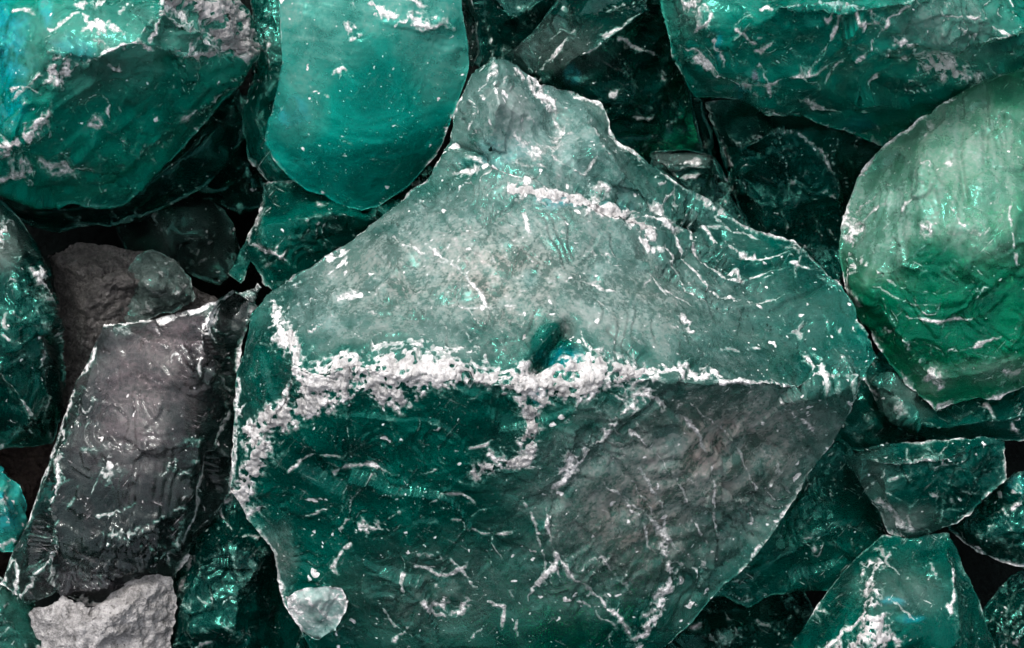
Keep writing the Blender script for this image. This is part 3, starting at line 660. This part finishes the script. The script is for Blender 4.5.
# ---- top right
rock('glass_chunk', 'glass chunk', 'large emerald chunk along the top right with sharp white fracture lines', EMER,
  [(655,-60,-30),(661,0,-30),(672,55,-30),(695,98,-40),(745,100,-20),(762,112,-18),(800,118,-30),(840,130,-42),(884,143,-55),(920,120,-40),(960,98,-30),(1030,80,-30),(1100,60,-30),(1100,-60,0)],
  ridges=[[(672,55,-30),(690,55,15),(715,75,20),(745,92,12),(762,112,-18)],[(690,55,15),(700,20,55),(720,-60,50)],[(745,92,12),(800,82,38),(855,62,50),(905,5,70),(940,-60,60)],
          [(700,20,55),(725,45,50),(745,92,12)],[(725,45,50),(780,10,75),(850,8,78),(905,5,70)],[(855,62,50),(920,62,40),(990,45,35),(1100,10,25)],[(855,62,50),(860,100,10),(884,143,-55)]],
  pts=[(800,40,58)], zk=2.1, depth=220, step=1.8, cracks=120, edge=.5, rim=.5, scoops=80, scoop_r=(8,34),
  dust_sheens=[(950,25,70,40,.4),(690,10,30,30,.2)],
  tones=[(756,82,6,10,1.2),(742,92,7,6,1.1),(718,45,5,20,.8),(855,125,22,10,.5)],
  ripples=[(760,40,20,90,18,1.5,0,120),(960,30,10,60,9,1.6,320,120)],
  chips=[(4,.95,[(680,48),(690,58),(712,74),(745,92),(762,108)]),(3.5,.9,[(692,35),(705,22),(715,12)]),(8,.85,[(690,8),(702,0)]),(4,.9,[(715,40),(722,60),(720,70)]),
         (3.5,.9,[(770,84),(800,80),(825,90)]),(3.5,.9,[(825,85),(850,62),(870,48)]),(3.5,.9,[(870,48),(893,20),(910,2)]),(3.5,.8,[(820,58),(835,35),(845,15)]),(4,.75,[(845,8),(865,25),(885,28)]),
         (4.5,.9,[(905,75),(910,60)]),(4,.9,[(872,95),(882,86)]),(8,.9,[(900,45),(912,50)]),(4.5,.8,[(945,14),(970,18),(985,20)]),(8,.6,[(940,5),(960,30),(975,38)]),(4.5,.8,[(1000,30),(1020,42)]),
         (7,.9,[(760,12),(768,8)]),(4.5,.8,[(735,30),(752,45),(765,50)]),(3.5,.8,[(760,70),(770,84),(766,104)]),(3.5,.85,[(762,110),(800,118),(840,130),(882,142)]),(4,.7,[(800,100),(840,112)])],
  crusts=[('crust','white crusted spot beside the round edged chunk',CRUST,6,[('a',1.0,[(922,66),(945,60),(955,64),(965,70),(980,74),(955,78),(940,80),(925,76)])])])
rock('glass_chunk', 'glass chunk', 'dark green triangular chunk hanging below the large emerald chunk at the upper right', MID,
  Zs(-120,(706,103),(745,96),(800,110),(890,138),(885,150),(860,175),(845,215),(842,285),(820,285),(795,250),(765,245),(745,225),(728,182)),
  ridges=[[(706,103,-120),(735,150,-88),(770,125,-82),(800,130,-82),(890,138,-120)],[(735,150,-88),(732,180,-98),(760,220,-106),(765,245,-120)],[(800,130,-82),(840,180,-92),(842,285,-120)]],
  depth=160, step=2.1, edge=.4, rim=.35, scoops=20, relief=.7, chips=[(6,.7,[(728,145),(755,132),(765,136),(785,128)]),(6,.7,[(800,135),(825,160),(838,185)]),(5,.6,[(800,180),(790,190)]),(5,.7,[(742,165),(748,168)]),(4,.6,[(716,140),(724,170),(745,220)])],
  zk=1.9)
rock('glass_chunk', 'glass chunk', 'large round edged chunk at the right, frosted above and clear bright green below', GREEN,
  [(1100,40,20),(1030,66,10),(985,79,5),(950,99,0),(915,121,-4),(885,145,-8),(862,172,-8),(848,205,-5),(840,250,0),(845,288,5),(860,322,0),(880,350,-8),(908,384,-15),(936,411,-20),(960,401,-18),(1000,396,-20),(1030,385,-20),(1100,350,-20)],
  ridges=[[(840,250,0),(860,275,40),(890,272,68),(925,245,88),(950,225,98),(1000,240,104),(1100,235,100)],
          [(845,288,5),(870,300,42),(905,345,50),(936,380,32),(936,411,-20)],[(936,380,32),(975,375,40),(1040,350,40),(1100,335,30)],[(890,272,68),(870,300,42)],
          [(925,245,88),(920,190,80),(925,150,58),(950,99,0)]],
  pts=[(980,310,84),(980,150,70)], zk=.95, facet=.9, depth=260, step=1.8, cracks=40, jit=1.6, edge=.3, rim=.75, scoops=46, scoop_r=(6,22),
  dust_sheens=[(940,150,110,80,.5),(1000,180,80,90,.25),(880,220,50,60,.75),(960,235,50,20,.3),(1000,370,60,14,.35),(935,380,18,16,.6)],
  ripples=[(930,190,70,140,15,1.7,20,110),(845,200,10,70,8,1.6,320,70),(980,400,30,110,26,1.4,220,320)],
  grooves=[(3,4,[(962,100),(958,150),(966,200)]),(3,4,[(985,90),(985,160)])],
  chips=[(9,.8,[(845,225),(850,250),(848,280)]),(7,.8,[(855,262),(880,272)]),(7,.7,[(850,290),(862,305)]),(6,.9,[(948,160),(952,163)]),(10,.7,[(920,228),(945,225)]),(6,.8,[(975,265),(985,275)]),
         (3,.8,[(905,318),(960,322),(990,316)]),(3,.6,[(880,300),(905,345),(935,378)]),(9,.75,[(925,375),(940,388)]),(4,.8,[(1010,210),(1015,260),(1022,270)]),(5,.7,[(905,210),(920,190)]),
         (8,.6,[(985,378),(1030,365)]),(3,.7,[(880,332),(920,348),(970,348),(1030,330)]),(3,.6,[(862,264),(900,288),(950,294),(1000,286)]),(3,.6,[(870,285),(905,302),(950,306)]),(3,.7,[(850,232),(880,205),(920,190)]),(3,.6,[(852,215),(880,190),(905,180)]),(6,.8,[(900,372),(930,405),(960,398)]),(5,.8,[(885,145),(915,121),(950,99),(985,80),(1030,66)]),(4,.6,[(900,345),(920,360)]),(5,.6,[(950,205),(975,235),(1000,225)]),(6,.55,[(930,120),(920,150)])])

# ---- right, below the round edged chunk
rock('glass_chunk', 'glass chunk', 'dark teal chunk directly under the round edged chunk at the right', DEEP,
  Zs(-55,(862,372),(885,345),(940,400),(1000,385),(1080,370),(1080,436),(1020,441),(960,440),(928,446),(905,434),(878,412)),
  ridges=[[(862,372,-55),(885,390,-25),(915,425,-22),(950,430,-22),(1080,405,-30)]], depth=130, step=2.1, edge=.45, rim=.6, scoops=16,
  dust_sheens=[(900,400,40,20,.2)], chips=[(6,.85,[(985,404),(995,415)]),(6,.9,[(1012,425),(1022,432)]),(4,.7,[(900,430),(930,440)]),(4,.6,[(865,385),(880,400)])])
rock('glass_chunk', 'glass chunk', 'flat plain green chunk touching the right tip of the largest chunk', DEEP,
  Zs(-95,(838,400),(870,360),(895,385),(920,440),(860,452),(836,446)), ridges=[[(838,400,-95),(880,425,-80),(920,440,-95)]], depth=100, step=4, edge=.05, rim=.1, scoops=3, relief=.5)
rock('glass_chunk', 'glass chunk', 'small pale edged chunk with a blunt pointed bottom, right of the largest chunk', MID,
  [(843,456,5),(868,447,10),(900,443,10),(935,440,10),(985,438,8),(1003,442,2),(1006,478,-4),(982,500,-8),(957,524,-12),(938,530,-14),(918,541,-18),(888,531,-14),(872,503,-6)],
  ridges=[[(843,456,5),(880,462,32),(940,456,40),(1003,442,2)],[(880,462,32),(885,500,22),(918,541,-18)],[(940,456,40),(975,480,20),(982,500,-8)]], depth=110, step=1.8, cracks=40, edge=.3, rim=.5, scoops=22,
  scoop_r=(5,16), dust_sheens=[(870,480,30,30,.15),(900,520,40,16,.3)], chips=[(6,.7,[(878,500),(900,525),(918,532)]),(4,.7,[(860,455),(900,460),(950,452)]),(5,.7,[(930,495),(940,500)])])
rock('glass_chunk', 'glass chunk', 'broad flat dark green chunk under the lower right flank of the largest chunk', DEEP,
  Zs(-80,(680,600),(720,540),(780,480),(835,430),(850,446),(872,495),(888,540),(850,575),(830,590),(790,594),(770,596),(748,607),(724,596)),
  ridges=[[(724,596,-80),(780,560,-58),(850,520,-55),(888,540,-80)]], depth=110, step=2.1, edge=.08, rim=.2, scoops=8, relief=.6, chips=[(6,.7,[(815,550),(818,553)]),(5,.6,[(770,575),(774,577)]),(4,.6,[(800,535),(815,540)])])
rock('glass_chunk', 'glass chunk', 'pyramid shaped chunk at the bottom right with a white crusted crest and cyan glints', DEEP,
  [(770,700,-40),(792,648,-30),(812,615,-25),(836,580,-22),(862,552,-20),(884,536,-20),(918,538,-15),(948,534,-20),(958,552,-24),(970,580,-28),(985,620,-34),(1005,700,-44)],
  ridges=[[(884,536,-20),(880,570,20),(872,600,50),(868,640,62),(868,700,60)],[(948,534,-20),(955,580,18),(960,640,25),(975,700,20)],[(880,570,20),(835,630,28),(800,700,20)]],
  facet=.5, ledge=.4, cracks=12, depth=170, step=1.8, edge=.35, rim=.5, scoops=30, scoop_r=(6,20), tones=[(912,620,16,6,1.3),(896,602,14,5,1.0)], dust_sheens=[(900,590,50,30,.2)],
  ripples=[(860,560,30,110,13,1.2,40,100)],
  chips=[(7,.9,[(870,575),(885,550)]),(6,.85,[(835,640),(855,622),(870,612)]),(5,.9,[(820,650),(850,628)]),(5,.85,[(955,560),(952,600),(948,625)]),(6,.8,[(945,605),(955,612)]),(4,.7,[(890,600),(920,625)]),
         (4,.7,[(880,625),(905,645)]),(6,.7,[(910,575),(915,578)]),(4,.7,[(930,560),(940,580)]),(5,.7,[(895,545),(885,560)])],
  crusts=[('crust','white crust on the crest',CRUST,7,[('a',1.0,[(866,580),(882,588),(880,605),(890,625),(900,645),(878,648),(862,635),(864,610)]),(6,.8,[(862,640),(840,650)])])])
rock('glass_chunk', 'glass chunk', 'dark chunk with thin white edge at the right border, below the small pale edged chunk', DARK,
  Zs(-70,(940,520),(985,500),(1010,475),(1080,455),(1080,590),(1024,570),(990,556),(960,540)),
  ridges=[[(940,520,-70),(985,535,-45),(1024,550,-40),(1080,560,-50)],[(985,535,-45),(1015,505,-40),(1080,490,-45)]], depth=110, step=2.1, edge=.4, rim=.5, scoops=12,
  tones=[(1018,485,10,12,.8)], chips=[(5,.9,[(1010,508),(1022,498)]),(4,.9,[(975,545),(1000,560),(1024,568)])])
rock('glass_chunk', 'glass chunk', 'dark chunk in the bottom right corner beside the pyramid shaped chunk', DARK,
  Zs(-110,(975,620),(1000,590),(1030,566),(1090,560),(1090,710),(985,710)), ridges=[[(975,620,-110),(1015,640,-80),(1090,600,-90)]], depth=90, step=1.7, edge=.2, rim=.3, scoops=8)
rock('glass_chunk', 'glass chunk', 'very dark chunk at the bottom edge, left of the pyramid shaped chunk', DARK,
  Zs(-150,(610,700),(650,640),(690,605),(740,585),(800,580),(815,610),(800,660),(770,710)), ridges=[[(650,640,-150),(720,635,-115),(815,610,-150)]], depth=70, step=2.3, edge=.3, rim=.3, scoops=12,
  chips=[(6,.7,[(690,625),(700,618)]),(6,.7,[(735,630),(745,640)]),(5,.6,[(760,620),(790,640)])])

# ---- left
rock('glass_chunk', 'glass chunk', 'dark green chunk with a rounded side at the left border', DARK,
  [(-60,190,-20),(0,200,-20),(22,222,-30),(42,252,-40),(55,300,-45),(65,372,-50),(64,420,-50),(52,444,-50),(0,449,-45),(-60,452,-40)],
  ridges=[[(0,200,-20),(18,262,22),(38,300,18),(46,350,12),(50,400,0),(52,444,-50)],[(-60,330,40),(0,375,32),(30,420,5),(0,449,-45)]], depth=190, step=1.9, cracks=30, edge=.5, rim=.3, scoops=24, scoop_r=(8,30),
  chips=[(5,.9,[(28,268),(38,285),(46,312)]),(4,.85,[(0,378),(18,400),(36,420)]),(7,.9,[(-4,235),(6,225)]),(5,.7,[(2,340),(8,345)]),(4,.7,[(48,345),(44,375)]),(5,.7,[(4,310),(6,335)])],
  dust_sheens=[(0,240,26,30,.3)])
rock('slag_lump', 'slag lump', 'grey brown crusty lump in the gap behind the smoky chunk on the left', BROWN,
  Zs(-110,(48,255),(78,245),(100,246),(130,250),(150,252),(178,262),(194,288),(215,300),(200,330),(160,350),(120,400),(70,430),(58,380),(56,300)),
  ridges=[[(48,255,-110),(90,275,-70),(130,280,-68),(194,288,-110)],[(90,275,-70),(85,340,-75),(70,430,-110)]], depth=120, step=1.8, cracks=40, jit=4, scoops=20, scoop_r=(5,16), relief=1.6, grain=2.6, group=None,
  rim=0, edge=0)
rock('glass_chunk', 'glass chunk', 'dull dark green chunk lying on the grey brown lump, behind the smoky chunk', DARK,
  Zs(-82,(135,258),(152,250),(176,260),(192,278),(196,298),(175,312),(145,322),(118,326),(112,300),(124,276)),
  ridges=[[(124,276,-82),(150,282,-56),(196,298,-82)]], depth=40, step=1.9, cracks=30, dust_sheen0=.35, rim=.35, edge=.25, scoops=12, scoop_r=(5,14), chips=[(5,.6,[(155,275),(158,278)]),(4,.5,[(170,290),(185,295)])])
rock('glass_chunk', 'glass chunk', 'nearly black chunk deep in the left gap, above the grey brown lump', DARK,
  Zs(-210,(110,215),(160,195),(210,200),(236,225),(245,262),(220,285),(180,270),(130,260)), ridges=[[(110,215,-210),(150,230,-175),(200,235,-175),(245,262,-210)]], depth=90, step=3.6, dust_sheen0=.12, rim=.2, edge=.3, scoops=14,
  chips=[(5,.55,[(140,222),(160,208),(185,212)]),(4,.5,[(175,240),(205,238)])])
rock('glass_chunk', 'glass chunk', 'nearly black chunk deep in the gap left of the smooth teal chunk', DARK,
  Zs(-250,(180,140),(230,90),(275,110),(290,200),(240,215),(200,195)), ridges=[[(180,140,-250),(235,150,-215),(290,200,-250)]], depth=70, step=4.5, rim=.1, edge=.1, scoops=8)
rock('glass_chunk', 'glass chunk', 'smoky grey translucent chunk left of the largest chunk with a bright thin top edge', SMOKY,
  [(96,342,20),(103,324,22),(165,318,26),(215,302,28),(262,284,18),(250,312,10),(240,345,8),(236,420,0),(231,492,-5),(212,520,-12),(192,550,-15),(170,584,-20),(120,606,-20),(85,606,-20),(58,592,-20),(30,606,-45),(0,584,-50),(14,548,-48),(34,505,-40),(52,450,-25),(72,395,0)],
  ridges=[[(96,342,20),(88,385,30),(62,450,32),(50,510,28),(48,560,12),(58,592,-20)],[(215,302,28),(200,345,52),(208,372,50),(236,420,0)],[(200,345,52),(160,345,50),(103,324,22)],
          [(62,450,32),(150,450,60),(200,440,45)],[(200,440,45),(192,490,40),(176,545,20),(170,584,-20)]],
  pts=[(130,520,48)], depth=150, cracks=70, step=1.7, edge=.5, rim=.7, scoops=20, scoop_r=(6,16), relief=.8, facet=1.3, dust_sheens=[(150,370,70,60,.34,.6),(130,440,60,60,.26,.3),(185,330,40,30,.3),(100,580,60,30,.3)],
  ripples=[(60,470,40,150,9,.9,330,60),(215,330,20,80,9,1.3,60,170)],
  chips=[(5,.95,[(103,325),(165,319),(215,303),(255,288)]),(6,1.1,[(224,305),(208,333),(200,358),(201,380)]),(6,1.1,[(218,305),(204,330),(197,356)]),(5,1.0,[(228,306),(214,330),(204,350)]),(4,.9,[(96,345),(72,400),(52,455),(36,505)]),(5,.9,[(62,455),(50,515),(46,560),(58,585)]),
         (4,.85,[(64,430),(55,470)]),(7,.85,[(98,470),(105,475),(112,460)]),(5,.75,[(100,515),(125,508),(140,500)]),(4,.6,[(110,530),(160,515),(200,505)]),(5,.8,[(232,412),(215,440),(204,490),(190,520),(176,555)]),
         (5,.75,[(222,420),(208,460)]),(5,.8,[(4,580),(15,560),(20,600)]),(4,.7,[(20,600),(40,570),(40,545)]),(5,.7,[(50,575),(62,588)]),(4,.6,[(215,375),(235,395)]),(6,.7,[(105,362),(110,366)]),(4,.5,[(155,330),(175,355)])],
  crusts=[('crust','thick rough grey white crust at the bottom',CRUST,9,[('a',1.0,[(84,596),(96,606),(112,598),(124,584),(150,578),(166,582),(168,600),(120,612),(85,612),(62,604)])])])
rock('slag_lump', 'slag lump', 'rough pale grey lump like rock crust at the bottom left, below the smoky chunk', LUMP,
  [(28,614,2),(48,606,10),(62,596,14),(76,604,16),(90,612,18),(100,604,20),(116,590,20),(140,580,18),(170,577,12),(176,600,8),(170,640,4),(160,700,0),(40,700,0),(42,640,0)],
  ridges=[[(28,614,2),(70,626,32),(120,612,40),(170,577,12)],[(70,626,32),(80,700,26)]], depth=120, step=1.7, jit=5, relief=1.5, grain=2.4, scoops=34, scoop_r=(4,13), rim=0, edge=0, group=None,
  grooves=[(3,7,[(66,622),(74,640)]),(7,12,[(108,646),(130,642)]),(3,5,[(88,612),(100,618)])])
rock('glass_chunk', 'glass chunk', 'dark green chunk with smooth triangular facet at the bottom, between smoky and largest chunks', DARK,
  [(232,492,-28),(255,520,-32),(272,546,-35),(284,600,-45),(312,650,-55),(350,710,-65),(150,710,-65),(160,640,-50),(165,590,-45),(186,545,-30)],
  ridges=[[(186,545,-30),(215,545,2),(262,556,2),(272,546,-35)],[(215,545,2),(185,610,6),(160,640,-50)],[(262,556,2),(232,625,12),(180,632,2),(150,710,-65)],[(232,625,12),(260,660,-10),(350,710,-65)]],
  depth=150, step=1.8, cracks=60, edge=.25, rim=.35, scoops=22, relief=.6, chips=[(4,.8,[(232,492),(222,515),(245,545)]),(4,.7,[(190,545),(176,600)]),(4,.6,[(240,545),(262,545)]),(5,.6,[(200,645),(215,640)])], tones=[])
rock('glass_chunk', 'glass chunk', 'small bright cyan chunk at the left border, half hidden by the smoky chunk', TEAL,
  Zs(-75,(-50,455),(0,466),(20,485),(28,505),(26,528),(12,552),(-50,565)), ridges=[[(-50,455,-75),(5,500,-40),(12,552,-75)]], depth=100, step=2.1, edge=.3, rim=.4, scoops=10, tones=[(0,505,40,40,.8)], dust_sheen0=.1, chips=[(6,.7,[(2,500),(10,495)]),(4,.7,[(0,548),(12,540)])])
rock('slag_lump', 'slag lump', 'dull brownish lump in the shadowed gap at the left border', stone('dark_brown_slag', (.075, .055, .048), (.02, .016, .015), 60, gloss=.1),
  Zs(-140,(-50,440),(30,440),(70,420),(75,470),(50,530),(0,580),(-50,590)), ridges=[[(-50,440,-140),(20,490,-110),(50,530,-140)]], depth=80, step=1.7, jit=3, grain=1.5, scoops=10, rim=0, edge=0, group=None)
rock('glass_chunk', 'glass chunk', 'dark green chunk in the bottom left corner', DEEP,
  Zs(-90,(-50,560),(0,575),(30,600),(50,640),(60,710),(-50,710)), ridges=[[(-50,560,-90),(10,620,-60),(60,710,-90)]], depth=100, step=2.1, edge=.35, rim=.4, scoops=12, dust_sheen0=.08)

# ---- the ground the heap lies on: dark crushed slag
gs = 40; gx = np.arange(-1500, 2530, gs); gy = np.arange(-1500, 2200, gs)
GX, GY = np.meshgrid(gx, gy); q = np.stack([GX.ravel(), GY.ravel(), np.zeros(GX.size)], 1).astype(float)
gz = -345 + fbm(q, 160, 4, 2.2) * 16 + fbm(q, 45, 2, 5.1) * 8
V = np.stack([(q[:, 0] - CX) * S, -(q[:, 1] - CY) * S, gz * S], 1) @ ROT.T
nx, ny = len(gx), len(gy); i = (np.arange(ny - 1)[:, None] * nx + np.arange(nx - 1)[None]).ravel()
link = link_mesh('ground', V, np.concatenate([np.stack([i, i + nx, i + 1], 1), np.stack([i + 1, i + nx, i + nx + 1], 1)]),
    stone('dark_crushed_slag', (.006, .010, .009), (.002, .003, .003), 40, gloss=.05), {})
link['kind'] = 'structure'

# ------------------------------------------------------------------ light and camera
w = bpy.data.worlds.new('World'); sc.world = w; w.use_nodes = True
nt = w.node_tree; bg = nt.nodes['Background']
SUN_EL, SUN_AZ = math.radians(72), math.radians(-50)     # azimuth clockwise from +Y
sky = nt.nodes.new('ShaderNodeTexSky'); sky.sky_type = 'NISHITA'; sky.sun_disc = False
sky.sun_elevation = SUN_EL; sky.sun_rotation = SUN_AZ % (2 * math.pi); sky.air_density = 1.0; sky.dust_density = 6.0; sky.ozone_density = .3
hs = nt.nodes.new('ShaderNodeHueSaturation'); hs.inputs['Saturation'].default_value = .35      # thin overcast
nt.links.new(sky.outputs[0], hs.inputs['Color']); nt.links.new(hs.outputs[0], bg.inputs[0]); bg.inputs[1].default_value = .15
sl = bpy.data.lights.new('sun', 'SUN'); sl.energy = 1.2; sl.angle = math.radians(14); sl.color = (1, .96, .92)
so = bpy.data.objects.new('sun', sl); sc.collection.objects.link(so)
dirv = Vector((math.sin(SUN_AZ) * math.cos(SUN_EL), math.cos(SUN_AZ) * math.cos(SUN_EL), math.sin(SUN_EL)))
so.rotation_euler = dirv.to_track_quat('Z', 'Y').to_euler(); so.location = dirv * 3
cam = bpy.data.cameras.new('camera'); cam.sensor_width = 36; cam.lens = 36 * H / 1024; cam.clip_start = .05; cam.clip_end = 50
co = bpy.data.objects.new('camera', cam); sc.collection.objects.link(co)
co.location = Vector(ROT @ np.array([0, 0, H * S])); co.rotation_euler = (TILT, 0, 0)
sc.camera = co
sc.view_settings.view_transform = 'Standard'; sc.view_settings.look = 'None'
sc.view_settings.exposure = 0.7; sc.view_settings.gamma = 1.0
sc.cycles.use_denoising = True; sc.cycles.use_adaptive_sampling = True; sc.cycles.adaptive_threshold = .05
sc.cycles.max_bounces = 10; sc.cycles.transmission_bounces = 4; sc.cycles.diffuse_bounces = 3; sc.cycles.glossy_bounces = 3
sc.cycles.sample_clamp_indirect = 4.0
sc.cycles.caustics_reflective = False; sc.cycles.caustics_refractive = True
